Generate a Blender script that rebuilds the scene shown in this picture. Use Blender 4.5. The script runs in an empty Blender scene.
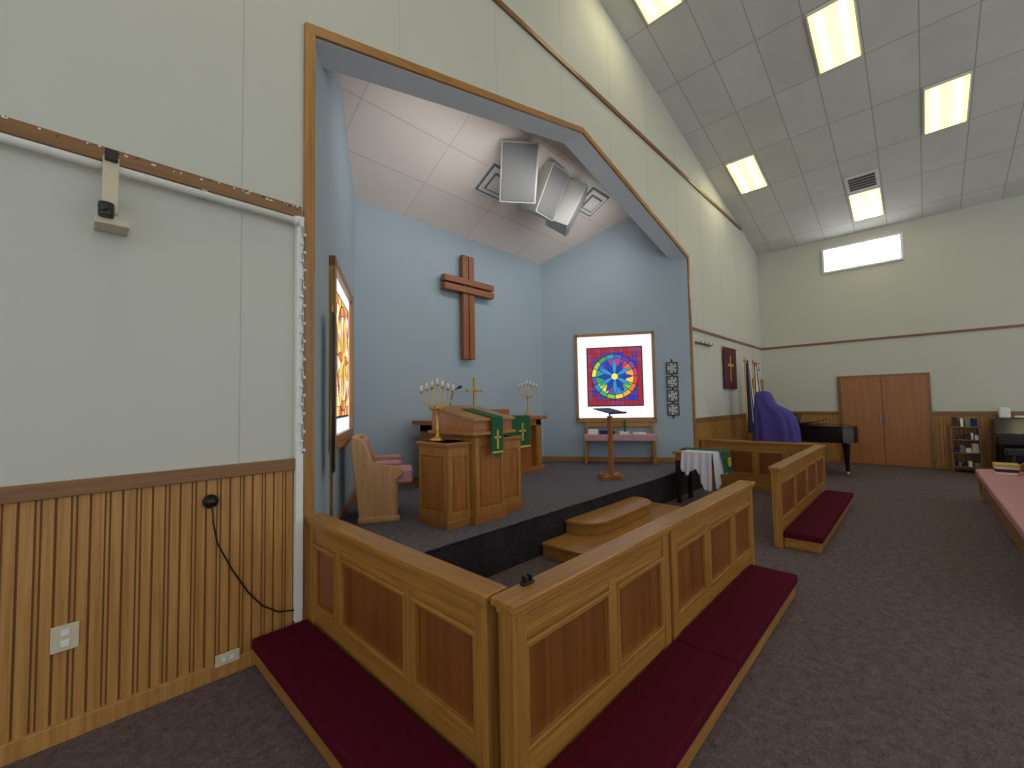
import bpy, bmesh, random
from math import *
from mathutils import Matrix, Vector
random.seed(4)
# ---------------- room dimensions (metres) ----------------
S0,S1,ZE,ZA=1.15,7.88,4.19,5.03      # chancel opening
SM=(S0+S1)/2
SC,ZC=12.84,5.45                     # right wall, eave height
KS=.228; ZR=ZC+KS*(SC-SM); XL=2*SM-SC
ZT,ZW,ZTOP=2.917,1.219,5.783
YB=2.34; SBL,SBR=2.58,6.45; PH=.42

# ---------------- materials ----------------
def lin(c):
    return tuple(((v/255)/12.92 if v/255<=.04045 else ((v/255+.055)/1.055)**2.4) for v in c)+(1,)
def base(name,rough=.6,metal=0):
    m=bpy.data.materials.new(name); m.use_nodes=True
    nt=m.node_tree; b=nt.nodes['Principled BSDF']
    b.inputs['Roughness'].default_value=rough; b.inputs['Metallic'].default_value=metal
    return m,nt,b
def flat(name,c,rough=.6,metal=0,spec=None,var=.06,vs=6):
    m,nt,b=base(name,rough,metal)
    tc=nt.nodes.new('ShaderNodeTexCoord'); nz=nt.nodes.new('ShaderNodeTexNoise')
    nz.inputs['Scale'].default_value=vs; nz.inputs['Detail'].default_value=3
    nt.links.new(tc.outputs['Object'],nz.inputs['Vector'])
    r=nt.nodes.new('ShaderNodeValToRGB'); l=lin(c)
    r.color_ramp.elements[0].color=tuple(v*(1-var) for v in l[:3])+(1,)
    r.color_ramp.elements[1].color=tuple(min(1,v*(1+var)) for v in l[:3])+(1,)
    nt.links.new(nz.outputs['Fac'],r.inputs['Fac']); nt.links.new(r.outputs['Color'],b.inputs['Base Color'])
    if spec is not None: b.inputs['Specular IOR Level'].default_value=spec
    return m
def wood(name,c1,c2,ax='z',rough=.33,sc=1.0,dist=.5):
    m,nt,b=base(name,rough)
    tc=nt.nodes.new('ShaderNodeTexCoord'); mp=nt.nodes.new('ShaderNodeMapping')
    s={'x':(1.0,30,30),'y':(30,1.0,30),'z':(30,30,1.0)}[ax]
    mp.inputs['Scale'].default_value=tuple(v*sc for v in s)
    nz=nt.nodes.new('ShaderNodeTexNoise'); nz.inputs['Scale'].default_value=1.6; nz.inputs['Detail'].default_value=6; nz.inputs['Roughness'].default_value=.6; nz.inputs['Distortion'].default_value=dist
    nt.links.new(tc.outputs['Object'],mp.inputs['Vector']); nt.links.new(mp.outputs['Vector'],nz.inputs['Vector'])
    r=nt.nodes.new('ShaderNodeValToRGB')
    r.color_ramp.elements[0].position=.28; r.color_ramp.elements[0].color=lin(c1)
    r.color_ramp.elements[1].position=.72; r.color_ramp.elements[1].color=lin(c2)
    nt.links.new(nz.outputs['Fac'],r.inputs['Fac']); nt.links.new(r.outputs['Color'],b.inputs['Base Color'])
    bp=nt.nodes.new('ShaderNodeBump'); bp.inputs['Strength'].default_value=.05
    nt.links.new(nz.outputs['Fac'],bp.inputs['Height']); nt.links.new(bp.outputs['Normal'],b.inputs['Normal'])
    return m
def carpet(name,c1,c2,sc=90,big=3,lo=.40,hi=.60):
    m,nt,b=base(name,.95); b.inputs['Specular IOR Level'].default_value=.15
    tc=nt.nodes.new('ShaderNodeTexCoord'); nz=nt.nodes.new('ShaderNodeTexNoise')
    nz.inputs['Scale'].default_value=sc; nz.inputs['Detail'].default_value=4; nz.inputs['Roughness'].default_value=.8
    n2=nt.nodes.new('ShaderNodeTexNoise'); n2.inputs['Scale'].default_value=big; n2.inputs['Detail'].default_value=6; n2.inputs['Roughness'].default_value=.8
    nt.links.new(tc.outputs['Object'],nz.inputs['Vector']); nt.links.new(tc.outputs['Object'],n2.inputs['Vector'])
    a=nt.nodes.new('ShaderNodeMath'); a.operation='ADD'
    h=nt.nodes.new('ShaderNodeMath'); h.operation='MULTIPLY'; h.inputs[1].default_value=.5
    nt.links.new(nz.outputs['Fac'],a.inputs[0]); nt.links.new(n2.outputs['Fac'],a.inputs[1]); nt.links.new(a.outputs[0],h.inputs[0])
    r=nt.nodes.new('ShaderNodeValToRGB')
    r.color_ramp.elements[0].position=lo; r.color_ramp.elements[0].color=lin(c1)
    r.color_ramp.elements[1].position=hi; r.color_ramp.elements[1].color=lin(c2)
    nt.links.new(h.outputs[0],r.inputs['Fac']); nt.links.new(r.outputs['Color'],b.inputs['Base Color'])
    bp=nt.nodes.new('ShaderNodeBump'); bp.inputs['Strength'].default_value=.5; bp.inputs['Distance'].default_value=.01
    nt.links.new(nz.outputs['Fac'],bp.inputs['Height']); nt.links.new(bp.outputs['Normal'],b.inputs['Normal'])
    return m
def emit(name,c,s,basec=None):
    m,nt,b=base(name,.4); b.inputs['Base Color'].default_value=lin(basec or c)
    b.inputs['Emission Color'].default_value=lin(c); b.inputs['Emission Strength'].default_value=s
    return m
def tilemat(name,c,cl,px,py,ox,oy,lw=.014,var=.08,vs=1.5):
    m,nt,b=base(name,.9)
    tc=nt.nodes.new('ShaderNodeTexCoord'); sp=nt.nodes.new('ShaderNodeSeparateXYZ')
    nt.links.new(tc.outputs['Object'],sp.inputs[0])
    def ln(out,o,p):
        a=nt.nodes.new('ShaderNodeMath'); a.operation='SUBTRACT'; a.inputs[1].default_value=o-1000*p
        nt.links.new(out,a.inputs[0])
        d=nt.nodes.new('ShaderNodeMath'); d.operation='DIVIDE'; d.inputs[1].default_value=p; nt.links.new(a.outputs[0],d.inputs[0])
        f=nt.nodes.new('ShaderNodeMath'); f.operation='FRACT'; nt.links.new(d.outputs[0],f.inputs[0])
        fl=nt.nodes.new('ShaderNodeMath'); fl.operation='FLOOR'; nt.links.new(d.outputs[0],fl.inputs[0])
        l=nt.nodes.new('ShaderNodeMath'); l.operation='LESS_THAN'; l.inputs[1].default_value=lw/p; nt.links.new(f.outputs[0],l.inputs[0])
        return l,fl
    l1,f1=ln(sp.outputs['X'],ox,px); l2,f2=ln(sp.outputs['Y'],oy,py)
    mx=nt.nodes.new('ShaderNodeMath'); mx.operation='MAXIMUM'
    nt.links.new(l1.outputs[0],mx.inputs[0]); nt.links.new(l2.outputs[0],mx.inputs[1])
    cb=nt.nodes.new('ShaderNodeCombineXYZ'); nt.links.new(f1.outputs[0],cb.inputs[0]); nt.links.new(f2.outputs[0],cb.inputs[1])
    wn=nt.nodes.new('ShaderNodeTexWhiteNoise'); nt.links.new(cb.outputs[0],wn.inputs[0])
    nz=nt.nodes.new('ShaderNodeTexNoise'); nz.inputs['Scale'].default_value=vs; nz.inputs['Detail'].default_value=6
    nt.links.new(tc.outputs['Object'],nz.inputs['Vector'])
    av=nt.nodes.new('ShaderNodeMath'); av.operation='MULTIPLY_ADD'; av.inputs[1].default_value=.35
    nt.links.new(wn.outputs['Value'],av.inputs[0]); nt.links.new(nz.outputs['Fac'],av.inputs[2])
    r=nt.nodes.new('ShaderNodeValToRGB'); L=lin(c)
    r.color_ramp.elements[0].position=.35; r.color_ramp.elements[1].position=1
    r.color_ramp.elements[0].color=tuple(v*(1-var) for v in L[:3])+(1,); r.color_ramp.elements[1].color=tuple(min(1,v*(1+var)) for v in L[:3])+(1,)
    nt.links.new(av.outputs[0],r.inputs['Fac'])
    mix=nt.nodes.new('ShaderNodeMixRGB'); mix.inputs[2].default_value=lin(cl)
    nt.links.new(mx.outputs[0],mix.inputs[0]); nt.links.new(r.outputs['Color'],mix.inputs[1])
    nt.links.new(mix.outputs[0],b.inputs['Base Color'])
    return m
W_WALL=flat('nave_wall_paint',(199,200,189),.75,var=.04,vs=1.2)
W_SEAM=flat('panel_seam_line',(176,177,167),.8)  # slightly darker joint lines between the wall panels
W_BLUE=flat('blue_wall_paint',(158,175,186),.7,var=.05,vs=2)
W_HEAD=flat('header_underside_lightened',(228,235,238),.7,var=.03)  # near-white colour stands in for light reaching the header underside
T_NAVE=tilemat('nave_ceiling_tile',(212,211,205),(170,168,163),1.09,.575,12.30,-.36)
T_CH=tilemat('chancel_ceiling_tile',(228,219,212),(202,193,187),1.2,.56,SM,.1,.012,.04)
CARP=carpet('nave_carpet',(66,55,57),(126,110,111),80,18,.37,.63)
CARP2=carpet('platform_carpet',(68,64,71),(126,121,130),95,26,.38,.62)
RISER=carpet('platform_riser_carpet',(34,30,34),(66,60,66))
o1,o2=(136,88,36),(182,132,62)
OAKX=wood('oak_x',o1,o2,'x'); OAKY=wood('oak_y',o1,o2,'y'); OAKZ=wood('oak_z',o1,o2,'z')
PANZ=wood('panel_veneer',(104,58,22),(142,86,38),'z',.3,.35)
WAIN=wood('wainscot_oak',(156,108,50),(196,148,82),'z',.4); WAING=flat('wainscot_groove',(128,84,40),.7)
DKX=wood('dark_trim_x',(116,80,42),(144,102,58),'x'); DKY=wood('dark_trim_y',(116,80,42),(144,102,58),'y')
RTX=wood('reddish_trim_x',(120,74,48),(146,92,62),'x'); RTY=wood('reddish_trim_y',(120,74,48),(146,92,62),'y')
RED=wood('reddish_oak',(138,82,36),(176,114,56),'z'); REDX=wood('reddish_oak_x',(138,82,36),(176,114,56),'x')
CROSSZ=wood('cross_wood_z',(120,66,34),(156,92,50),'z',.45); CROSSX=wood('cross_wood_x',(120,66,34),(156,92,50),'x',.45)
CHAIRW=wood('chair_maple',(176,128,80),(204,160,108),'z',.4)
DOORM=wood('door_veneer',(150,94,50),(172,114,64),'z',.4,.5)
BURG=flat('burgundy_velvet',(78,12,32),.9,var=.3,vs=30,spec=.1)
PINK=flat('pink_upholstery',(192,142,150),.9,var=.08,vs=40)
WHITE=flat('white_plastic',(228,228,224),.45); BEIGE=flat('beige_plate',(205,196,168),.5)
BLACK=flat('black_satin',(18,18,20),.35); GLOSSB=flat('piano_black',(26,19,17),.15)
BRASS=flat('brass',(205,165,80),.3,.8); GREEN=flat('green_cloth',(22,90,52),.85,var=.15,vs=12)
GOLD=flat('gold_braid',(214,176,70),.5); LACE=flat('lace_white',(215,215,224),.9,var=.25,vs=70)
PURP=flat('purple_cloth',(70,58,135),.8,var=.2,vs=4); MAR=flat('maroon_banner',(88,30,48),.85,var=.15,vs=10)
NAVY=flat('navy_cloth',(30,36,80),.85); REDC=flat('red_cloth',(165,30,40),.85)
GREY=flat('grille_grey',(116,118,120),.7); SPKW=flat('speaker_white',(184,184,180),.55)
PAPER=flat('paper',(235,232,220),.8); METAL=flat('steel',(140,140,142),.35,1)
LAMP=emit('fluorescent_tube_glow',(255,247,205),17.0)
LENS=emit('fluorescent_lens',(255,238,155),1.9)
FROST=emit('frosted_glass_daylight',(225,232,244),1.0)
DAY=emit('high_window_daylight',(245,250,255),4.0)

# ---------------- mesh builder ----------------
class B:
    def __init__(s,name,bev=0,T=None):
        s.n=name; s.bm=bmesh.new(); s.mats=[]; s.T=T or Matrix.Identity(4); s.bev=bev
    def mi(s,m):
        if m not in s.mats: s.mats.append(m)
        return s.mats.index(m)
    def face(s,vs,m,smooth=False):
        try: f=s.bm.faces.new(vs)
        except ValueError: return
        f.material_index=s.mi(m); f.smooth=smooth
    def v(s,p): return s.bm.verts.new(s.T@Vector(p))
    def box(s,x0,x1,y0,y1,z0,z1,m,R=None):
        c=[(x0,y0,z0),(x1,y0,z0),(x1,y1,z0),(x0,y1,z0),(x0,y0,z1),(x1,y0,z1),(x1,y1,z1),(x0,y1,z1)]
        if R is not None: c=[tuple(R@Vector(p)) for p in c]
        q=[s.v(p) for p in c]
        for f in((0,3,2,1),(4,5,6,7),(0,1,5,4),(1,2,6,5),(2,3,7,6),(3,0,4,7)): s.face([q[i] for i in f],m)
    def prism(s,pts,d,m,m2=None,smooth=False):
        a=[s.v(p) for p in pts]; b=[s.v(Vector(p)+Vector(d)) for p in pts]; n=len(pts)
        s.face(a,m2 or m); s.face(b[::-1],m2 or m)
        for i in range(n): s.face([a[i],a[(i+1)%n],b[(i+1)%n],b[i]],m,smooth)
    def loft(s,rings,m,cap=True,closed=True):
        R=[[s.v(p) for p in r] for r in rings]
        for a,b in zip(R,R[1:]):
            n=len(a)
            for i in range(n if closed else n-1): s.face([a[i],a[(i+1)%n],b[(i+1)%n],b[i]],m,True)
        if cap and closed: s.face(R[0],m); s.face(R[-1],m)
    def lathe(s,c,prof,m,n=16):
        s.loft([[(c[0]+r*cos(2*pi*i/n),c[1]+r*sin(2*pi*i/n),c[2]+z) for i in range(n)] for r,z in prof],m)
    def cyl(s,p,q,r,m,n=12,r2=None):
        s.tube([p,q],r,m,n,r2)
    def tube(s,path,r,m,n=8,r2=None):
        path=[Vector(p) for p in path]; rings=[]
        for i,p in enumerate(path):
            d=(path[min(i+1,len(path)-1)]-path[max(i-1,0)]).normalized()
            a=d.cross(Vector((0,0,1)) if abs(d.z)<.95 else Vector((1,0,0))).normalized(); b=d.cross(a)
            rr=r if r2 is None else r+(r2-r)*i/(len(path)-1)
            rings.append([p+(a*cos(2*pi*k/n)+b*sin(2*pi*k/n))*rr for k in range(n)])
        s.loft(rings,m)
    def ball(s,c,r,m,n=12):
        s.lathe(c,[(max(.001,r*sin(pi*i/8)),-r*cos(pi*i/8)) for i in range(9)],m,n)
    def done(s,parent=None):
        bmesh.ops.recalc_face_normals(s.bm,faces=s.bm.faces)
        me=bpy.data.meshes.new(s.n); 
        cs=[v.co for v in s.bm.verts]
        c=Vector([(min(p[i] for p in cs)+max(p[i] for p in cs))/2 for i in range(3)]) if parent!='keep' else Vector((0,0,0))
        for v in s.bm.verts: v.co-=c
        s.bm.to_mesh(me); s.bm.free()
        for m in s.mats: me.materials.append(m)
        o=bpy.data.objects.new(s.n,me); o.location=c; bpy.context.collection.objects.link(o)
        if s.bev:
            b=o.modifiers.new('bevel','BEVEL'); b.width=s.bev; b.segments=2; b.limit_method='ANGLE'; b.angle_limit=radians(40)
        return o
def frame(O,e,n):
    e=Vector(e).normalized(); n=Vector(n).normalized()
    return Matrix(((e.x,n.x,0,O[0]),(e.y,n.y,0,O[1]),(e.z,n.z,1,O[2]),(0,0,0,1)))

# ---------------- shell ----------------
TH=.28
b=B('floor'); b.box(XL-1,SC+.3,-9,3,-.2,0,CARP); b.done('keep')
b=B('wall_front')
roof=lambda x: ZR-KS*abs(x-SM)
b.prism([(XL,0,0),(S0,0,0),(S0,0,ZE),(S0,0,roof(S0)),(XL,0,ZC)],(0,TH,0),W_WALL)
b.prism([(S1,0,0),(SC,0,0),(SC,0,ZC),(S1,0,roof(S1)),(S1,0,ZE)],(0,TH,0),W_WALL)
b.prism([(S0,0,ZE),(SM,0,ZA),(S1,0,ZE),(S1,0,roof(S1)),(SM,0,ZR),(S0,0,roof(S0))],(0,TH,0),W_WALL)
for x in (-1.55,-.42,.715,):
    b.box(x-.002,x+.002,-.001,0,ZW,roof(x),W_SEAM)
for i in range(11):
    x=.715+1.13*(i+1)
    z0=ZW if x>S1 else ZA-.249*abs(x-SM)
    b.box(x-.0015,x+.0015,-.001,0,z0,roof(x),W_SEAM)
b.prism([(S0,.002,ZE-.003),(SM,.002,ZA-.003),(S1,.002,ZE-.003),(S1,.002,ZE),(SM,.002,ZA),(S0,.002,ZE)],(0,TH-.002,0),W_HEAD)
b.done('keep')
b=B('wall_right'); b.box(SC,SC+.2,-9,TH,0,ZC,W_WALL); b.done('keep')
b=B('ceiling')
b.prism([(SM,-9,ZR),(SC+.2,-9,ZC-.2*KS),(SC+.2,-9,ZC+.1),(SM,-9,ZR+.15)],(0,9.28,0),T_NAVE)
b.prism([(SM,-9,ZR),(XL,-9,ZC),(XL,-9,ZC+.15),(SM,-9,ZR+.15)],(0,9.28,0),T_NAVE)
b.done('keep')
# chancel
CZB,CK=4.33,.51
cz=lambda y: CZB+CK*(YB-y)
b=B('wall_chancel_back'); b.box(SBL-.2,SBR+.2,YB,YB+.15,0,5.6,W_BLUE); b.done('keep')
b=B('wall_chancel_left'); b.prism([(S0,0.0,0),(SBL,YB,0),(SBL,YB,5.7),(S0,0,5.7)],(-.12,.07,0),W_BLUE); b.done('keep')
b=B('wall_chancel_right'); b.prism([(S1,0.0,0),(SBR,YB,0),(SBR,YB,5.7),(S1,0,5.7)],(.12,.07,0),W_BLUE); b.done('keep')
b=B('ceiling_chancel'); b.prism([(S0-.1,.02,cz(.02)),(S0-.1,YB+.1,cz(YB+.1)),(S0-.1,YB+.1,cz(YB)+.2),(S0-.1,.02,cz(0)+.2)],(S1-S0+.2,0,0),T_CH); b.done('keep')
# platform
b=B('floor_platform',.01)
pts=[(S0+.03,-.15,0),(S1-.03,-.15,0),(S1-.03,0,0),(SBR,YB,0),(SBL,YB,0),(S0+.03,0,0)]
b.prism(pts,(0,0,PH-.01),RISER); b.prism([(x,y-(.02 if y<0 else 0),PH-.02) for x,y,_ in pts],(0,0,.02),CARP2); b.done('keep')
# trims
b=B('trim_1',.003)
w=.07
b.box(S0-w,S0,-.03,-.001,0,ZE,OAKZ); b.box(S1,S1+w,-.03,-.001,0,ZE,OAKZ)
b.prism([(S0-w,-.03,ZE),(S0,-.03,ZE),(SM,-.03,ZA),(SM,-.03,ZA+w),(S0-w,-.03,ZE+w-.015)],(0,.029,0),OAKX)
b.prism([(S1+w,-.03,ZE),(S1,-.03,ZE),(SM,-.03,ZA),(SM,-.03,ZA+w),(S1+w,-.03,ZE+w-.015)],(0,.029,0),OAKX)
b.done()
b=B('trim_2',.003); b.box(XL,1.06,-.025,-.001,ZT-.075,ZT,DKX)
for k in range(70):
    x=random.uniform(-1.5,1.05); z=ZT-random.uniform(.0,.02); b.box(x,x+random.uniform(.004,.02),-.028,-.02,z-.006,z+.003,WHITE if k%3 else BLACK)
b.done()
b=B('trim_3',.003); b.box(S1+w+.02,SC-.025,-.025,-.001,ZT-.05,ZT,RTX); b.done()
b=B('trim_4',.003); b.box(SC-.025,SC-.001,-9,-.001,ZT-.05,ZT,RTY); b.done()
b=B('trim_5',.003); b.box(XL+1.4,SC-1.45,-.03,-.001,ZTOP-.06,ZTOP,DKX); b.done()
def wains(name,x0,x1,horiz=True):
    b=B(name,.0)
    p=.118; n=int((x1-x0)/p)+1
    if horiz: b.box(x0,x1,-.006,-.001,.0,ZW-.06,WAING)
    else: b.box(SC-.006,SC-.001,x0,x1,0,ZW-.06,WAING)
    for i in range(n):
        a=x0+i*p
        for (s,e,t) in((0,.044,.014),(.052,.062,.010),(.070,.108,.014)):
            l=a+s; r=min(a+e,x1)
            if r<=l: continue
            if horiz: b.box(l,r,-t,-.004,.08,ZW-.07,WAIN)
            else: b.box(SC-t,SC-.004,l,r,.08,ZW-.07,WAIN)
    b.done()
wains('trim_6',XL,1.03); wains('trim_7',S1+w,SC-.02); wains('trim_8',-9,-3.2,False); wains('trim_9',-1.58,-.01,False)
b=B('trim_10',.004); b.box(XL,1.06,-.035,-.001,ZW-.075,ZW,DKX); b.box(S1+w,SC-.03,-.035,-.001,ZW-.075,ZW,DKX); b.done()
b=B('trim_11',.004); b.box(SC-.035,SC-.001,-9,-3.2,ZW-.075,ZW,DKY); b.box(SC-.035,SC-.001,-1.58,-.001,ZW-.075,ZW,DKY); b.done()
b=B('baseboard_front',.004); b.box(XL,1.04,-.03,-.001,0,.09,WAIN); b.box(8.3,SC-.03,-.03,-.001,0,.09,WAIN); b.done()
b=B('baseboard_right',.004); b.box(SC-.03,SC-.001,-9,-3.2,0,.09,OAKY); b.box(SC-.03,SC-.001,-1.58,-.001,0,.09,OAKY); b.done()
b=B('baseboard_chancel',.003); b.box(SBL,SBR,YB-.02,YB,PH,PH+.09,OAKX)
for (o,e,n) in (((S0,0,0),(SBL-S0,YB,0),(.853,-.521,0)),((S1,0,0),(SBR-S1,YB,0),(-.853,-.521,0))):
    b.T=frame(o,e,n); b.box(.05,2.74,0,.02,PH,PH+.09,OAKX)
b.done()
# cable conduit with a string of bulbs tied to it
b=B('cable_conduit',.004); b.box(1.026,1.072,-.05,-.001,.17,2.84,WHITE)
b.done()
b=B('string_lights'); path=[(1.062+.006*sin(k*1.3),-.060,1.25+k*.04) for k in range(39)]
b.tube(path,.003,GREY,6)
for k in range(26): b.ball((1.062+.008*(-1)**k,-.064,1.27+k*.06),.011,WHITE if k%2 else LACE,8)
b.done()
# ceiling light troffers
def cl(x0,x1,y0,y1,name,lamp=True):
    b=B(name)
    z=lambda x: ZR-KS*abs(x-SM)
    def slab(a,c,d,e,dz0,dz1,m):
        b.prism([(a,d,z(a)+dz0),(c,d,z(c)+dz0),(c,e,z(c)+dz0),(a,e,z(a)+dz0)],(0,0,dz1-dz0),m)
    slab(x0,x1,y0,y1,-.03,-.002,WHITE)
    if lamp:
        slab(x0+.03,x1-.03,y0+.02,y1-.02,-.04,-.03,LENS)
        q=(y1-y0)/4
        for c in (y0+q,y1-q): slab(x0+.06,x1-.06,c-.035,c+.035,-.046,-.04,LAMP)
    else:
        for k in range(5):
            a=x0+.04+k*(x1-x0-.08)/5; slab(a,a+.04,y0+.05,y1-.05,-.045,-.03,BLACK)
    b.done()
yb=lambda k:-.36-.575*k
for (xa,k) in((9.03,0),(9.03,5),(6.85,3),(11.21,3),(4.67,0),(6.85,8),(9.03,8)):
    cl(xa+.02,xa+1.07,yb(k+1)+.03,yb(k)-.03,'ceiling_light')
for (xa,k) in ((-.5,1),(1.8,4),(-.5,7),(2.2,8)):
    cl(xa,xa+1.05,yb(k+1)+.03,yb(k)-.03,'ceiling_light')
cl(10.68,11.19,yb(4)+.03,yb(3)-.03,'air_vent',False)

# ---------------- doors, high window ----------------
b=B('door_1',.006)
b.box(SC-.05,SC-.001,-3.19,-1.59,0,2.06,DKY); 
for y0,y1 in((-3.13,-2.395),(-2.385,-1.65)):
    b.box(SC-.075,SC-.03,y0,y1,.01,2.0,DOORM)
b.box(SC-.10,SC-.07,-2.45,-2.43,.95,1.15,METAL); b.box(SC-.10,SC-.07,-2.35,-2.33,.95,1.15,METAL)
b.done()
b=B('door_2',.006); b.box(11.6,12.6,-.075,-.037,0,2.06,DKX); b.box(11.67,12.53,-.085,-.05,.01,2.0,DOORM); b.ball((11.75,-.12,1.0),.03,BRASS); b.done()
b=B('window_1',.004)
b.box(SC-.05,SC-.001,-2.9,-1.42,4.6,5.22,WHITE); b.box(SC-.055,SC-.02,-2.85,-1.47,4.65,5.17,DAY); b.done()
# stained-glass windows
def g(n,c,s=.8): return emit('glass_'+n,c,s)
rain=[g('r%d'%i,c) for i,c in enumerate([(225,215,60),(150,200,50),(40,160,80),(30,150,160),(40,90,200),(60,60,180),(120,60,160),(170,50,120),(205,50,60),(225,110,40),(230,160,50),(235,200,60),(120,190,60),(40,160,120),(50,120,200),(90,70,170)])]
gb,gt,gg,gy,gr,gp,gm=g('blue',(20,50,170)),g('teal',(30,140,190)),g('green',(40,150,70)),g('yellow',(235,220,90)),g('red',(150,26,44)),g('purple',(84,48,130)),g('magenta',(140,48,84))
go,gw,gk,gY,gR=g('orange',(236,170,90),.75),g('cream',(246,240,220),.9),g('deep_orange',(214,120,60),.7),g('bright_yellow',(245,215,110),.85),g('bright_red',(196,80,60),.7)
def rosette(name,O,e,n,u0,u1,z0,z1,kind,framew):
    T=frame(O,e,n); b=B(name,0,T)
    W=u1-u0;H=z1-z0;cu=(u0+u1)/2;cz_=(z0+z1)/2
    for (a,c,d,f) in((u0,u1,z1-framew,z1),(u0,u1,z0,z0+framew),(u0,u0+framew,z0,z1),(u1-framew,u1,z0,z1)):
        b.box(a,c,0,.05,d,f,OAKZ)
    b.box(u0-.02,u1+.02,0,.07,z0-.03,z0,OAKX)
    b.box(u0+framew,u1-framew,.0,.012,z0+framew,z1-framew,FROST)
    if kind=='R': hw=W*.34;hh=H*.33
    else: hw=W*.34;hh=H*.35
    b.box(cu-hw-.02,cu+hw+.02,.012,.02,cz_-hh-.02,cz_+hh+.02,BLACK)
    N=12; r=min(hw,hh)*(.84 if kind=='R' else .92)
    for i in range(N):
        for j in range(N):
            x0=cu-hw+2*hw*i/N; y0=cz_-hh+2*hh*j/N
            edge=i in(0,N-1) or j in (0,N-1)
            if kind=='R': m=random.choice((gm,gr,gr)) if edge else random.choice((gr,gp,gp,gb))
            else: m=random.choice((gw,gw,gY)) if not edge else random.choice((go,gY,gR))
            b.box(x0+.003,x0+2*hw/N-.003,.02,.024,y0+.003,y0+2*hh/N-.003,m)
    sy=1.0 if kind=='R' else hh/hw*.98
    def P(rr,a): return (cu+rr*r*cos(a),.027,cz_+rr*r*sy*sin(a))
    q=[b.v((cu+(r+.014)*cos(t*2*pi/48),.0255,cz_+(r+.014)*sy*sin(t*2*pi/48))) for t in range(48)]; b.face(q,BLACK)
    def seg(ra,rb,a0,a1,m):
        p=[P(rb,a0+(a1-a0)*t/4) for t in range(5)]+[P(ra,a1-(a1-a0)*t/4) for t in range(5)]
        b.face([b.v(x) for x in p],m)
    n_=16
    for k in range(n_):
        a0=2*pi*k/n_+.02;a1=2*pi*(k+1)/n_-.02
        seg(.84,1,a0,a1,rain[(k*1)%16] if kind=='R' else (go,gR,gY,gk)[k%4])
        seg(.52,.82,a0,a1,rain[(k+3)%16] if kind=='R' else (gw,gY)[k%2])
    def petal(a,l0,l1,wd,m,yy):
        pts=[]
        for t in range(9):
            s=t/8; rr=l0+(l1-l0)*s; ww=wd*sin(pi*min(1,s*.95+.03))**.8
            pts.append((rr,ww))
        pl=[(x,w_) for x,w_ in pts]+[(x,-w_) for x,w_ in pts[::-1]]
        b.face([b.v((cu+r*(x*cos(a)-w_*sin(a)),yy,cz_+r*sy*(x*sin(a)+w_*cos(a)))) for x,w_ in pl],m)
    b.face([b.v((cu+.52*r*cos(t*2*pi/32),.0272,cz_+.52*r*sy*sin(t*2*pi/32))) for t in range(32)],gp if kind=='R' else gY)
    for k in range(12):
        petal(2*pi*k/12,.1,.80,.10,BLACK,.028); petal(2*pi*k/12,.12,.77,.082,(gb,gt)[k%2] if kind=='R' else (gk,gY,go)[k%3],.029)
    b.face([b.v((cu+.14*r*cos(t*2*pi/24),.030,cz_+.14*r*sin(t*2*pi/24))) for t in range(24)],gy)
    return b.done()
eL=(SBL-S0,YB,0);nL=(.853,-.521,0);eR=(SBR-S1,YB,0);nR=(-.853,-.521,0)
rosette('window_2',(S0,0,0),eL,nL,.66,2.08,1.22,2.84,'L',.085)
rosette('window_3',(S1,0,0),eR,nR,.63,2.1,1.2,2.86,'R',.05)

# ---------------- communion rail ----------------
HR=.83
def rail(name,O,e,n,L,bounds,end0=True,end1=True):
    T=frame(O,e,n); b=B(name,.004,T)
    hor=OAKX if abs(e[0])>.5 else OAKY
    b.box(.02,L-.02,-.012,.012,.0,.76,PANZ)
    b.box(.01,L-.01,-.03,.03,0,.26,hor); b.box(.01,L-.01,-.03,.03,.70,.78,hor)
    for u in bounds: b.box(u-.035,u+.035,-.031,.031,.255,.705,OAKZ)
    for u,f in((0,end0),(L-.07,end1)):
        if f: b.box(u,u+.07,-.04,.04,0,.778,OAKZ)
    b.box(-.006,L+.006,-.046,.046,.775,.802,hor)
    b.box(-.018,L+.018,-.062,.062,.80,HR,hor)
    ed=[0.07 if end0 else 0]+list(bounds)+[L-.07 if end1 else L]
    for i in range(len(ed)-1):
        a=ed[i]+(.035 if i or not end0 else 0); c=ed[i+1]-(.035 if i<len(ed)-2 or not end1 else 0)
        for s in(-1,1):
            def bx(u0,u1,z0,z1,t): b.box(u0,u1,min(s*.01,s*t),max(s*.01,s*t),z0,z1,hor if u1-u0>z1-z0 else OAKZ)
            bx(a,c,.645,.665,.042); bx(a,c,.663,.70,.026)
            bx(a,c,.258,.28,.036); bx(a,a+.018,.278,.647,.036); bx(c-.018,c,.278,.647,.036)
            bx(a+.03,c-.03,.625,.647,.024)
    return b.done()
rail('communion_rail',(1.15,-.04,0),(0,-1,0),(-1,0,0),1.735,[.42,1.19])
rail('communion_rail',(1.12,-1.87,0),(1,0,0),(0,-1,0),1.31,[.70])
rail('communion_rail',(2.47,-1.87,0),(1,0,0),(0,-1,0),1.68,[.6,1.15])
rail('communion_rail',(5.16,-1.87,0),(1,0,0),(0,-1,0),2.90,[.78,1.5,2.2])
rail('communion_rail',(8.15,-.04,0),(0,-1,0),(1,0,0),1.735,[.45,.9,1.35])
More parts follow.
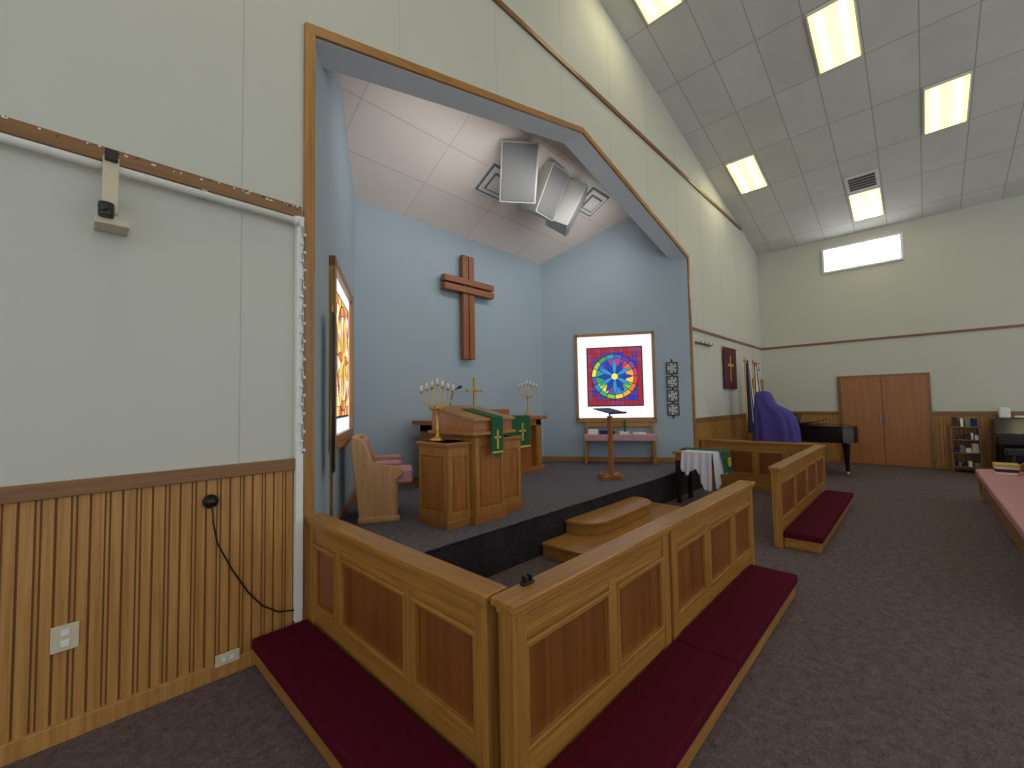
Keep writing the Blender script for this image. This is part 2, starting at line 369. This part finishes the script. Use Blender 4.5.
def kneeler(name,x0,x1,y0,y1,cuts):
    b=B(name,.012)
    b.box(x0+.02,x1-.0,y0+.02,y1,0,.105,OAKX if x1-x0>y1-y0 else OAKY)
    horiz=(x1-x0)>(y1-y0)
    seg=[(x0 if horiz else y0)]+cuts+[(x1 if horiz else y1)]
    for i in range(len(seg)-1):
        a,c=seg[i]+.003,seg[i+1]-.003
        if horiz: b.box(a,c,y0,y1,.105,.17,BURG)
        else: b.box(x0,x1,a,c,.105,.17,BURG)
    b.done()
kneeler('kneeler',.78,1.10,-1.84,-.04,[])
kneeler('kneeler',1.20,3.99,-2.25,-1.915,[2.46])
kneeler('kneeler',5.17,7.9,-2.25,-1.915,[])
kneeler('kneeler',8.2,8.52,-1.85,-.04,[])
b=B('rail_latch',.003); b.box(1.25,1.31,-1.85,-1.82,HR,HR+.012,BLACK); b.box(1.262,1.275,-1.85,-1.82,HR+.01,HR+.035,BLACK); b.box(1.29,1.30,-1.85,-1.82,HR+.01,HR+.035,BLACK); b.done()

# steps
def rstep(b,x0,x1,yf,z0,z1):
    r=.3; pts=[(x0,-.175)]
    for i in range(9):
        a=pi+ (pi/2)*i/8; pts.append((x0+r+r*cos(a),yf+r+r*sin(a)))
    for i in range(9):
        a=1.5*pi+(pi/2)*i/8; pts.append((x1-r+r*cos(a),yf+r+r*sin(a)))
    pts.append((x1,-.175))
    b.prism([(x,y,z0) for x,y in pts],(0,0,z1-z0-.03),OAKX,OAKX)
    ex=[(x+(-.02 if x<(x0+x1)/2 else .02),y-.02 if y<-.2 else y) for x,y in pts]
    b.prism([(x,y,z1-.03) for x,y in ex],(0,0,.03),OAKX,OAKX)
b=B('chancel_steps',.006); rstep(b,3.35,5.65,-.85,0,.14); rstep(b,3.75,5.25,-.52,.14,.28); b.done()

# ---------------- chancel furniture ----------------
def cabinet(b,x0,x1,y0,y1,z0,z1):
    b.box(x0,x1,y0,y1,z0,z1,RED)
    b.box(x0-.015,x1+.015,y0-.015,y1+.01,z0,z0+.07,REDX)
    b.box(x0-.025,x1+.025,y0-.025,y1+.02,z1-.03,z1,OAKX); b.box(x0-.012,x1+.012,y0-.012,y1+.01,z1-.05,z1-.03,REDX)
    m=.05
    def fr(a,c,pl):
        for (p,q,r,s_) in((a,c,z1-.13,z1-.05),(a,c,z0+.07,z0+.14),(a,a+m,z0+.14,z1-.13),(c-m,c,z0+.14,z1-.13)):
            if pl=='f': b.box(p,q,y0-.01,y0,r,s_,OAKZ)
            if pl=='l': b.box(x0-.01,x0,p,q,r,s_,OAKZ)
    fr(x0,x1,'f'); fr(y0,y1,'l')
    b.box(x0+m+.02,x1-m-.02,y0-.008,y0,z0+.16,z1-.15,RED)
    b.box(x0-.008,x0,y0+m+.02,y1-m-.02,z0+.16,z1-.15,RED)
P=PH
b=B('pulpit',.004)
cabinet(b,2.38,2.65,.12,.56,P,P+.78)
cabinet(b,2.66,3.05,.06,.60,P,P+.86)
cabinet(b,3.06,3.40,.16,.60,P,P+.78)
b.prism([(2.60,-.0,P+.86),(2.60,.66,P+.86),(2.60,.66,P+1.09),(2.60,.58,P+1.10),(2.60,0,P+.98)],(.51,0,0),REDX)
b.prism([(2.58,-.03,P+.97),(2.58,.60,P+1.095),(2.58,.60,P+1.12),(2.58,-.03,P+.995)],(.55,0,0),OAKX)
b.box(2.58,3.13,.60,.68,P+1.08,P+1.12,OAKX)
b.box(2.57,3.14,-.03,.69,P+.84,P+.87,OAKX)
b.done()
b=B('pulpit_parament')
b.prism([(2.79,-.045,P+1.0),(2.94,-.045,P+1.0),(2.94,-.045,P+.66),(2.865,-.045,P+.61),(2.79,-.045,P+.66)],(0,.008,0),GREEN)
b.prism([(2.79,-.045,P+1.0),(2.94,-.045,P+1.0),(2.94,.4,P+1.085),(2.79,.4,P+1.085)],(0,0,.006),GREEN)
b.box(2.856,2.874,-.05,-.045,P+.70,P+.88,GOLD); b.box(2.825,2.905,-.05,-.045,P+.80,P+.82,GOLD)
b.box(2.79,2.94,-.049,-.045,P+.66,P+.675,GOLD); b.done()
b=B('gooseneck_microphone'); b.tube([(2.72,.5,P+1.12),(2.72,.48,P+1.22),(2.71,.42,P+1.28),(2.70,.34,P+1.30)],.005,BLACK); b.cyl((2.70,.35,P+1.298),(2.695,.29,P+1.31),.013,BLACK); b.done()
# altar
b=B('altar_table',.005)
b.box(3.35,5.65,1.6,2.2,P+.86,P+.92,REDX); b.box(3.45,5.55,1.66,2.15,P+.76,P+.86,REDX)
for x in(3.45,5.42):
    b.box(x,x+.14,1.66,2.14,P,P+.86,RED); b.box(x+.02,x+.12,1.645,1.66,P+.12,P+.74,OAKZ)
b.box(3.6,5.42,1.75,2.1,P,P+.78,RED)
for k in range(4):
    x=3.63+k*.45; b.box(x,x+.05,1.735,1.75,P+.1,P+.76,OAKZ)
b.box(3.4,5.6,1.63,2.17,P,P+.08,REDX); b.box(4.0,5.05,1.92,2.18,P+.92,P+1.04,REDX); b.done()
b=B('altar_cloth'); b.box(3.95,5.18,1.585,1.592,P+.42,P+.93,GREEN); b.box(3.95,5.18,1.592,1.9,P+.922,P+.932,GREEN)
b.box(3.95,5.18,1.58,1.585,P+.43,P+.46,GOLD)
for x in(4.55,5.0): b.box(x-.015,x+.015,1.578,1.585,P+.54,P+.82,GOLD); b.box(x-.08,x+.08,1.578,1.585,P+.68,P+.71,GOLD)
b.done()
b=B('altar_cross',.003); z=P+1.04
b.box(4.30,4.50,1.98,2.12,z,z+.03,BRASS); b.box(4.34,4.46,2.0,2.10,z+.03,z+.06,BRASS)
b.box(4.383,4.417,2.035,2.065,z+.06,z+.48,BRASS); b.box(4.27,4.53,2.035,2.065,z+.29,z+.325,BRASS)
for c in((4.26,2.05,z+.31),(4.54,2.05,z+.31),(4.40,2.05,z+.49)): b.ball(c,.025,BRASS)
b.done()
def candelabra(x,y,z,h=.62,dx=.78,dy=-.62):
    b=B('candelabra'); b.lathe((x,y,z),[(.075,0),(.078,.012),(.05,.03),(.02,.045),(.014,.08),(.024,.11),(.013,.15),(.012,h*.5),(.022,h*.53),(.01,h*.57)],BRASS)
    for i in range(-3,4):
        q=i*.052; zt=z+h*(.76+.035*(3-abs(i)))
        path=[]
        for t in range(9):
            s=t/8; path.append((x+q*sin(s*pi/2)*dx,y+q*sin(s*pi/2)*dy,z+h*.5+(zt-z-h*.5)*(1-cos(s*pi/2))))
        b.tube(path,.006,BRASS,6); tx,ty,_=path[-1]
        b.lathe((tx,ty,zt),[(.006,0),(.023,.01),(.021,.018),(.01,.02)],BRASS,10)
        b.cyl((tx,ty,zt+.018),(tx,ty,zt+.075),.009,PAPER,8)
        b.cyl((tx,ty,zt+.075),(tx,ty,zt+.11),.005,GOLD,6,.001)
        for t in(3,5): b.lathe((path[t][0],path[t][1],path[t][2]-.012),[(.002,0),(.012,.01),(.002,.024)],GOLD,6)
    b.done()
candelabra(2.5,.42,P+.781); candelabra(5.55,1.95,P+.921)
# wall cross
b=B('wall_cross',.006)
for x in(4.40,4.53): b.box(x-.055,x+.055,YB-.12,YB-.04,2.28,3.98,CROSSZ)
for z in(3.40,3.53): b.box(3.95,5.0,YB-.16,YB-.05,z-.05,z+.05,CROSSX)
b.box(4.42,4.51,YB-.05,YB-.001,2.6,3.8,CROSSZ)
b.done()
# clergy chair, back against the splayed left wall
CT=frame((S0,0,0),nL,eL)@Matrix(((.9,0,0,.10-1.76*.9),(0,.92,0,.36+.05),(0,0,1,0),(0,0,0,1)))
b=B('clergy_chair',.014,CT)
def side(y):
    pts=[(1.86,P),(1.80,P+.5),(1.76,P+.76),(1.80,P+.83),(1.87,P+.83),(1.93,P+.76),(2.0,P+.58),(2.26,P+.54),(2.31,P+.50),(2.31,P+.44),(2.24,P+.40),(2.24,P)]
    b.prism([(x,y,z) for x,z in pts],(0,.05,0),CHAIRW)
    b.box(1.84,2.28,y-.01,y+.06,P,P+.06,CHAIRW)
    b.box(2.02,2.30,y,y+.05,P+.55,P+.59,PINK)
side(.86);side(1.40)
b.prism([(1.84,.9,P+.2),(1.90,.9,P+.2),(1.86,.9,P+.84),(1.78,.9,P+.84)],(0,.5,0),CHAIRW)
b.prism([(1.90,.93,P+.44),(1.98,.93,P+.44),(1.93,.93,P+.80),(1.85,.93,P+.80)],(0,.44,0),PINK)
b.box(1.90,2.42,.92,1.39,P+.36,P+.48,PINK); b.box(1.90,2.26,.92,1.39,P+.05,P+.36,CHAIRW)
b.done()
# banner beside left chancel wall
b=B('processional_banner',0,frame((S0,0,0),eL,nL))
b.cyl((.39,.06,.44),(.39,.06,2.35),.012,BRASS); b.lathe((.39,.10,P),[(.09,0),(.09,.02),(.02,.04),(.015,.1)],BLACK)
for k in range(6): b.loft([[(.30+.03*k+.004*sin(z*7+k),.075+.012*(k%2),z),(.30+.03*k+.03,.075+.012*((k+1)%2),z)] for z in (1.05,1.3,1.6,1.9,2.2,2.28)],[BLACK,GREY,BLACK,PAPER,GREY,BLACK][k],closed=False)
b.done()
# music stand
b=B('lectern_stand',.004); X,Y=5.54,.32
b.box(X-.22,X+.22,Y-.04,Y+.04,P,P+.06,REDX); b.box(X-.04,X+.04,Y-.2,Y+.2,P,P+.06,REDX)
b.box(X-.03,X+.03,Y-.03,Y+.03,P+.06,P+.92,RED); b.cyl((X,Y,P+.92),(X,Y,P+.99),.012,BLACK)
R=Matrix.Translation((X,Y,P+.99))@Matrix.Rotation(radians(14),4,'X')
b.box(-.22,.22,-.15,.15,0,.015,BLACK,R); b.box(-.22,.22,-.16,-.145,0,.03,BLACK,R)
b.done()
# bench under right window
b=B('console_table',.005,frame((S1,0,0),eR,nR))
for u in(.72,1.92):
    b.box(u-.025,u+.025,.04,.09,P,P+.74,OAKZ); b.box(u-.025,u+.025,.36,.41,P,P+.5,OAKZ); b.box(u-.02,u+.02,.04,.41,P+.1,P+.14,OAKZ)
b.box(.68,1.96,.03,.43,P+.46,P+.50,OAKX); b.box(.70,1.94,.05,.08,P+.66,P+.74,OAKX); b.box(.70,1.94,.06,.44,P+.50,P+.535,PINK); b.box(.70,1.94,.42,.445,P+.43,P+.53,PINK)
b.done()
b=B('book_stack',.002,frame((S1,0,0),eR,nR))
for i,(u,w_,m) in enumerate(((.85,.22,PAPER),(1.15,.16,WHITE),(1.4,.26,NAVY),(1.7,.18,PAPER))):
    b.box(u,u+w_,.12,.32,P+.537,P+.56+.02*i,m)
b.box(1.2,1.23,.2,.3,P+.55,P+.8,GREEN); b.done()
# wall hanging: panels joined in a vertical lattice
b=B('wall_hanging',.001,frame((S1,0,0),eR,nR))
b.box(.315,.345,.0,.01,1.22,2.32,BLACK)
for k in range(4):
    z=2.04-.255*k; c=.33
    b.box(c-.10,c+.10,.0,.02,z,z+.225,GREY)
    for q in(z,z+.21): b.box(c-.105,c+.105,.02,.026,q,q+.015,BLACK)
    for q in(c-.105,c+.09): b.box(q,q+.015,.02,.026,z,z+.225,BLACK)
    for t in range(16):
        a=2*pi*t/16; b.box(c+.065*cos(a)-.010,c+.065*cos(a)+.010,.02,.028,z+.112+.075*sin(a)-.012,z+.112+.075*sin(a)+.012,[WHITE,WHITE,BLACK][t%3])
    for t in range(6):
        a=2*pi*t/6; b.box(c+.03*cos(a)-.012,c+.03*cos(a)+.012,.02,.03,z+.112+.035*sin(a)-.012,z+.112+.035*sin(a)+.012,WHITE)
b.done()
# communion table with lace
b=B('communion_table',.005)
tx0,tx1,ty0,ty1=6.38,6.95,-.82,-.24
b.box(tx0,tx1,ty0,ty1,.74,.78,OAKX); b.box(tx0+.03,tx1-.03,ty0+.03,ty1-.03,.64,.74,OAKX)
for x in(tx0+.03,tx1-.09):
    for y in(ty0+.03,ty1-.09): b.box(x,x+.06,y,y+.06,0,.64,BLACK if y>-.5 else OAKZ)
b.done()
b=B('lace_tablecloth')
b.box(tx0-.01,tx1-.1,ty0-.01,ty1-.15,.782,.788,LACE)
N=60
def drape(p0,p1,n,zt,f,m,bb):
    rows=[]
    for j in range(7):
        r=[]
        for i in range(N+1):
            t=i/N; x=p0[0]+(p1[0]-p0[0])*t;y=p0[1]+(p1[1]-p0[1])*t
            w_=.03*sin(t*26)*j/6+.03*j/6
            z=zt-f(t)*j/6
            r.append((x+n[0]*(w_+.012),y+n[1]*(w_+.012),z))
        rows.append(r)
    bb.loft(rows,m,closed=False)
drape((tx0,ty0,0),(tx0,ty1-.15,0),(-1,0),.788,lambda t:.50-.30*t+.10*sin(t*9)+.02*sin(t*60),LACE,b)
drape((tx0,ty0,0),(tx1-.1,ty0,0),(0,-1),.788,lambda t:.48-.2*t+.06*sin(t*8)+.02*sin(t*60),LACE,b)
b.done()
b=B('green_table_runner'); b.box(tx0+.25,tx1-.04,ty0-.06,ty1,.789,.794,GREEN)
drape((tx0+.25,ty0-.06,0),(tx1-.04,ty0-.06,0),(0,-1),.79,lambda t:.3,GREEN,b); b.box(tx0+.36,tx0+.46,ty0-.115,ty0-.10,.56,.69,GOLD); b.done()

# speaker cluster
def spk(name,c,rz,rx,w,h,d):
    R=Matrix.Translation(c)@Matrix.Rotation(rz,4,'Z')@Matrix.Rotation(rx,4,'X')
    b=B(name,.01)
    b.prism([tuple(R@Vector(p)) for p in((-w/2,-d/2,-h/2),(w/2,-d/2,-h/2),(w*.32,d/2,-h/2),(-w*.32,d/2,-h/2))],R.to_3x3()@Vector((0,0,h)),SPKW)
    b.box(-w/2+.025,w/2-.025,-d/2-.012,-d/2,-h/2+.025,h/2-.025,GREY,R)
    b.cyl(R@Vector((0,0,h/2)),(c[0],c[1]+.1,cz(c[1]+.1)),.012,METAL); b.cyl(R@Vector((0,.1,h/2-.05)),(c[0]+.1,c[1]+.2,cz(c[1]+.2)),.008,METAL)
    return b.done()
spk('hanging_speaker',(4.30,.95,4.80),radians(-38),radians(28),.52,.76,.38)
spk('hanging_speaker',(4.95,1.0,4.80),radians(5),radians(28),.46,.72,.38)
spk('hanging_speaker',(5.45,.95,4.70),radians(38),radians(28),.46,.72,.38)
def diff(x,y,s=.3):
    b=B('ceiling_diffuser'); 
    for k,(q,m) in enumerate(((s,WHITE),(s*.86,GREY),(s*.74,WHITE),(s*.52,GREY),(s*.42,WHITE))):
        b.prism([(x-q,y-q*.8,cz(y-q*.8)-.012*(k+1)),(x+q,y-q*.8,cz(y-q*.8)-.012*(k+1)),(x+q,y+q*.8,cz(y+q*.8)-.012*(k+1)),(x-q,y+q*.8,cz(y+q*.8)-.012*(k+1))],(0,0,.011),m)
    b.done()
diff(4.3,1.35);diff(6.2,.95)
# projector screen tube + bracket camera, outlets, cable
b=B('projector_screen_tube'); b.cyl((XL+.4,-.06,2.795),(1.02,-.06,2.795),.022,WHITE,16); b.cyl((1.0,-.06,2.795),(1.028,-.06,2.795),.03,WHITE,16)
for x in(-2,-.6,.5): b.box(x,x+.03,-.06,-.001,2.80,2.83,METAL)
b.done()
b=B('security_camera',.004)
b.box(.085,.145,-.13,-.09,2.54,2.83,BEIGE); b.box(.10,.14,-.09,-.001,2.60,2.66,BEIGE); b.box(.06,.19,-.15,-.001,2.475,2.505,BEIGE)
b.box(.09,.14,-.15,-.09,2.80,2.86,BLACK); b.cyl((.10,-.16,2.505),(.10,-.16,2.575),.03,BLACK,16); b.cyl((.10,-.17,2.55),(.085,-.20,2.54),.02,BLACK,16); b.done()
b=B('wall_jack'); b.lathe((0,0,0),[(.001,-.001),(.04,0),(.038,.02),(.02,.03),(.018,.05),(.001,.052)],BLACK)
o=b.done(); o.rotation_euler=(radians(90),0,0); o.location=(.57,-.045,1.02)
b=B('power_cord'); path=[(.57,-.07,1.0),(.575,-.075,.9),(.60,-.05,.78),(.68,-.035,.6),(.76,-.035,.45),(.84,-.035,.34),(.93,-.035,.27),(1.02,-.04,.25)]
b.tube(path,.005,BLACK); b.done()
b=B('outlet_plate',.003); b.box(-.045,.05,-.026,-.018,.42,.54,BEIGE)
for z in(.455,.505): b.box(-.012,.018,-.030,-.026,z-.015,z+.015,WHITE)
b.done()
b=B('outlet_plate',.003); b.box(.60,.72,-.04,-.03,.075,.14,BEIGE); b.box(.63,.65,-.044,-.04,.095,.12,WHITE); b.box(.67,.69,-.044,-.04,.095,.12,WHITE); b.done()

# ---------------- far nave ----------------
b=B('wall_banner'); b.cyl((9.55,-.05,2.68),(10.5,-.05,2.68),.012,BRASS); b.box(9.6,10.45,-.045,-.035,1.78,2.67,MAR)
b.box(10.0,10.05,-.05,-.045,1.95,2.5,GOLD); b.box(9.85,10.2,-.05,-.045,2.28,2.33,GOLD); b.done()
def flag(x,y,h,cols):
    b=B('flag_on_pole'); b.lathe((x,y,0),[(.14,0),(.14,.03),(.04,.07),(.02,.12)],BRASS); b.cyl((x,y,.1),(x,y,h),.014,BRASS); b.lathe((x,y,h),[(.02,0),(.03,.03),(.001,.12)],BRASS)
    nf=9
    for k in range(nf):
        rows=[]
        for j in range(8):
            t=j/7; z=h-.06-(h-.9)*t; w_=.08+.2*t**.7
            def q(a): return (x+.02+w_*(a/nf)*1.2,y-.03-.05*sin(a*2.4)*(.4+t),z+.12*(a/nf)*(1-t))
            rows.append([q(k),q(k+.5),q(k+1)])
        b.loft(rows,cols[k%len(cols)],closed=False)
    b.done()
flag(9.95,-.35,2.35,[NAVY,NAVY,NAVY,PAPER,REDC]); flag(10.6,-.35,2.35,[PAPER,NAVY,NAVY,PAPER])
b=B('exit_sign',.004); b.box(12.0,12.34,-.06,-.001,2.28,2.48,REDC); b.done()
cu=bpy.data.curves.new('exit_text','FONT'); cu.body='EXIT'; cu.size=.17; cu.extrude=.003; cu.align_x='CENTER'
t=bpy.data.objects.new('lettering',cu); bpy.context.collection.objects.link(t); cu.materials.append(PAPER)
t.parent=bpy.data.objects['exit_sign']; t.rotation_euler=(radians(90),0,0); t.location=(0,-.034,-.06)
b=B('coat_hooks',.003); b.box(8.1,8.9,-.03,-.001,2.62,2.66,DKX)
for k in range(4): b.tube([(8.18+.2*k,-.03,2.64),(8.18+.2*k,-.09,2.62),(8.18+.2*k,-.10,2.67)],.008,BLACK)
b.done()
# purple draped stand
b=B('purple_draped_stand'); rings=[]; cx,cy=9.15,-1.04
for z,y0,y1,rx in((0.02,-.40,.36,.32),(.5,-.38,.35,.30),(1.0,-.35,.34,.27),(1.2,-.31,.33,.25),(1.33,-.22,.33,.22),(1.45,-.02,.33,.19),(1.60,.04,.32,.16),(1.68,.08,.30,.10),(1.70,.14,.27,.05)):
    ring=[]
    for i in range(72):
        a=2*pi*i/72; f=1+.09*sin(a*11+z*1.5)*(1.25-z/1.7)
        c_=abs(cos(a))**.6*(1 if cos(a)>0 else -1); s_=abs(sin(a))**.6*(1 if sin(a)>0 else -1)
        ring.append((cx+rx*c_*f,cy+(y0+y1)/2+(y1-y0)/2*s_*f,z))
    rings.append(ring)
b.loft(rings,PURP); b.done()
# grand piano
b=B('grand_piano',.008)
def out(z):
    x0,x1=10.4,11.85; yk=-.70
    P_=[(x0,yk),(x1,yk),(x1,-1.4)]
    for t in range(13):
        a=t/12; P_.append((x1-.55*a-.35*sin(a*pi*.5)*a,-1.4-.62*a+.12*sin(a*2*pi)*.4))
    P_+= [(x0+.35,-2.10),(x0+.12,-2.05),(x0,-1.9)]
    return [(x,y,z) for x,y in P_]
b.prism(out(.66),(0,0,.30),GLOSSB); 
lid=[(x+(.02 if x>11 else -.02),y,.965) for x,y,z in out(0)]
b.prism([(x,min(y,-.95),z) for x,y,z in lid],(0,0,.025),GLOSSB)
b.box(10.38,11.87,-.72,-.48,.60,.70,GLOSSB); b.box(10.38,10.5,-.72,-.48,.70,.82,GLOSSB); b.box(11.75,11.87,-.72,-.48,.70,.82,GLOSSB)
b.box(10.5,11.75,-.70,-.50,.70,.725,PAPER)
for k in range(36):
    if k%7 not in(2,6): b.box(10.525+.0347*k,10.54+.0347*k,-.70,-.58,.725,.737,BLACK)
R=Matrix.Translation((11.1,-1.0,.98))@Matrix.Rotation(radians(18),4,'X')
b.box(-.35,.35,-.01,.01,0,.28,GLOSSB,R); b.prism([(10.42,-.98,.99),(11.8,-.98,.99),(11.8,-1.5,1.06),(10.42,-1.5,1.06)],(0,0,.02),GLOSSB)
for x,y in((10.5,-.62),(11.75,-.62),(10.85,-1.9)):
    b.loft([[(x+s*cos(2*pi*i/8+pi/8),y+s*sin(2*pi*i/8+pi/8),z) for i in range(8)] for z,s in((.06,.035),(.3,.045),(.5,.06),(.66,.085))],GLOSSB); b.lathe((x,y,0),[(.03,0),(.035,.03),(.03,.06)],BRASS)
b.box(11.0,11.04,-.85,-.81,.15,.66,GLOSSB); b.box(11.2,11.24,-.85,-.81,.15,.66,GLOSSB); b.box(10.98,11.26,-.9,-.78,.1,.17,GLOSSB)
b.done()
# literature shelf, organ, pew
b=B('literature_shelf',.004); x0,x1,y0,y1=12.40,12.8,-3.85,-3.42
for y in(y0,y1-.03):
    b.box(x0,x0+.03,y,y+.03,0,.92,DKY); b.box(x1-.03,x1,y,y+.03,0,.92,DKY)
for z in(.10,.38,.64,.90): b.box(x0,x1,y0,y1,z,z+.025,DKY)
for z in(.126,.406,.666,.926):
    y=y0+.04
    while y<y1-.08:
        t_=random.uniform(.03,.10); h_=random.uniform(.05,.19)
        b.box(x0+random.uniform(.01,.06),x0+.27,y,min(y+t_,y1-.035),z,z+h_,random.choice((PAPER,WHITE,MAR,NAVY,BLACK,GREY,BEIGE,PAPER))); y+=t_+random.uniform(.004,.03)
b.done()
b=B('upright_organ',.02); 
b.box(12.15,12.75,-5.3,-4.0,.0,.62,GLOSSB); b.box(11.85,12.75,-5.3,-4.0,.62,.80,GLOSSB); b.prism([(12.2,-5.3,.80),(12.75,-5.3,.80),(12.75,-5.3,1.10),(12.35,-5.3,1.10)],(0,1.3,0),GLOSSB)
for y in(-5.25,-4.1): b.box(11.88,11.96,y,y+.07,0,.62,GLOSSB)
b.box(12.45,12.65,-4.6,-4.3,1.10,1.14,PAPER); b.box(12.4,12.6,-4.95,-4.7,1.10,1.22,PAPER); b.box(12.45,12.6,-4.25,-4.1,1.10,1.3,WHITE); b.done()
b=B('organ_bench',.01); b.box(11.2,11.55,-4.9,-4.05,.5,.6,BLACK)
for y in(-4.85,-4.15): b.box(11.25,11.5,y,y+.05,0,.5,BLACK)
b.done()
b=B('pew',.015)
for k in range(3): b.box(4.6+k*1.54,4.6+(k+1)*1.54-.01,-4.02,-3.545,.385,.47,PINK)
b.box(4.6,9.2,-4.0,-3.56,.345,.385,OAKX); b.box(4.6,9.2,-3.64,-3.60,.1,.345,OAKX)
b.prism([(4.6,-4.02,.40),(4.6,-4.10,.88),(4.6,-4.14,.88),(4.6,-4.07,.36)],(4.6,0,0),OAKX)
b.prism([(4.6,-4.00,.47),(4.6,-4.06,.80),(4.6,-4.10,.80),(4.6,-4.05,.47)],(4.6,0,0),PINK)
for x in(4.54,9.2): b.prism([(x,-3.58,0),(x,-3.56,.36),(x,-3.58,.47),(x,-3.90,.50),(x,-4.04,.62),(x,-4.08,.92),(x,-4.15,.92),(x,-4.18,0)],(.05,0,0),OAKZ)
for x in(6.9,): b.prism([(x,-3.62,0),(x,-4.12,0),(x,-4.10,.34),(x,-3.62,.34)],(.05,0,0),OAKZ)
b.done()
b=B('hymnal_pile',.003)
for k in range(4): b.box(8.7+.02*k,8.95+.015*k,-3.9-.01*k,-3.7,.472+.035*k,.502+.035*k,(PAPER,MAR,WHITE,GOLD)[k])
b.done()

# ---------------- lights ----------------
w=bpy.data.worlds.new('World'); bpy.context.scene.world=w; w.use_nodes=True
bg=w.node_tree.nodes['Background']; bg.inputs[0].default_value=(.91,.955,1,1); bg.inputs[1].default_value=.98
def area(n,loc,rot,sx,sy,e,c):
    l=bpy.data.lights.new(n,'AREA'); l.shape='RECTANGLE'; l.size=sx; l.size_y=sy; l.energy=e; l.color=c
    o=bpy.data.objects.new(n,l); o.location=loc; o.rotation_euler=rot; bpy.context.collection.objects.link(o); return o
area('chancel_fill_area',(SM,.33,4.45),(radians(70),0,0),4.5,.3,26,(1,.95,.90))  # added fill behind the header to brighten the chancel, no fixture modelled
# ---------------- camera ----------------
f,ps,th,ro=423.33,.8060,.0463,-.0185
F=Vector((sin(ps)*cos(th),cos(ps)*cos(th),sin(th))); R0=Vector((cos(ps),-sin(ps),0)); U0=R0.cross(F)
Rv=R0*cos(ro)+U0*sin(ro); Uv=-R0*sin(ro)+U0*cos(ro)
cam=bpy.data.cameras.new('Camera'); cam.sensor_width=36; cam.lens=f/1024*36; cam.clip_start=.05
co=bpy.data.objects.new('Camera',cam); bpy.context.collection.objects.link(co)
co.matrix_world=Matrix(((Rv.x,Uv.x,-F.x,0),(Rv.y,Uv.y,-F.y,-3.0),(Rv.z,Uv.z,-F.z,1.551),(0,0,0,1)))
sc=bpy.context.scene; sc.camera=co
sc.view_settings.view_transform='Standard'; sc.view_settings.look='None'
sc.view_settings.exposure=0.0
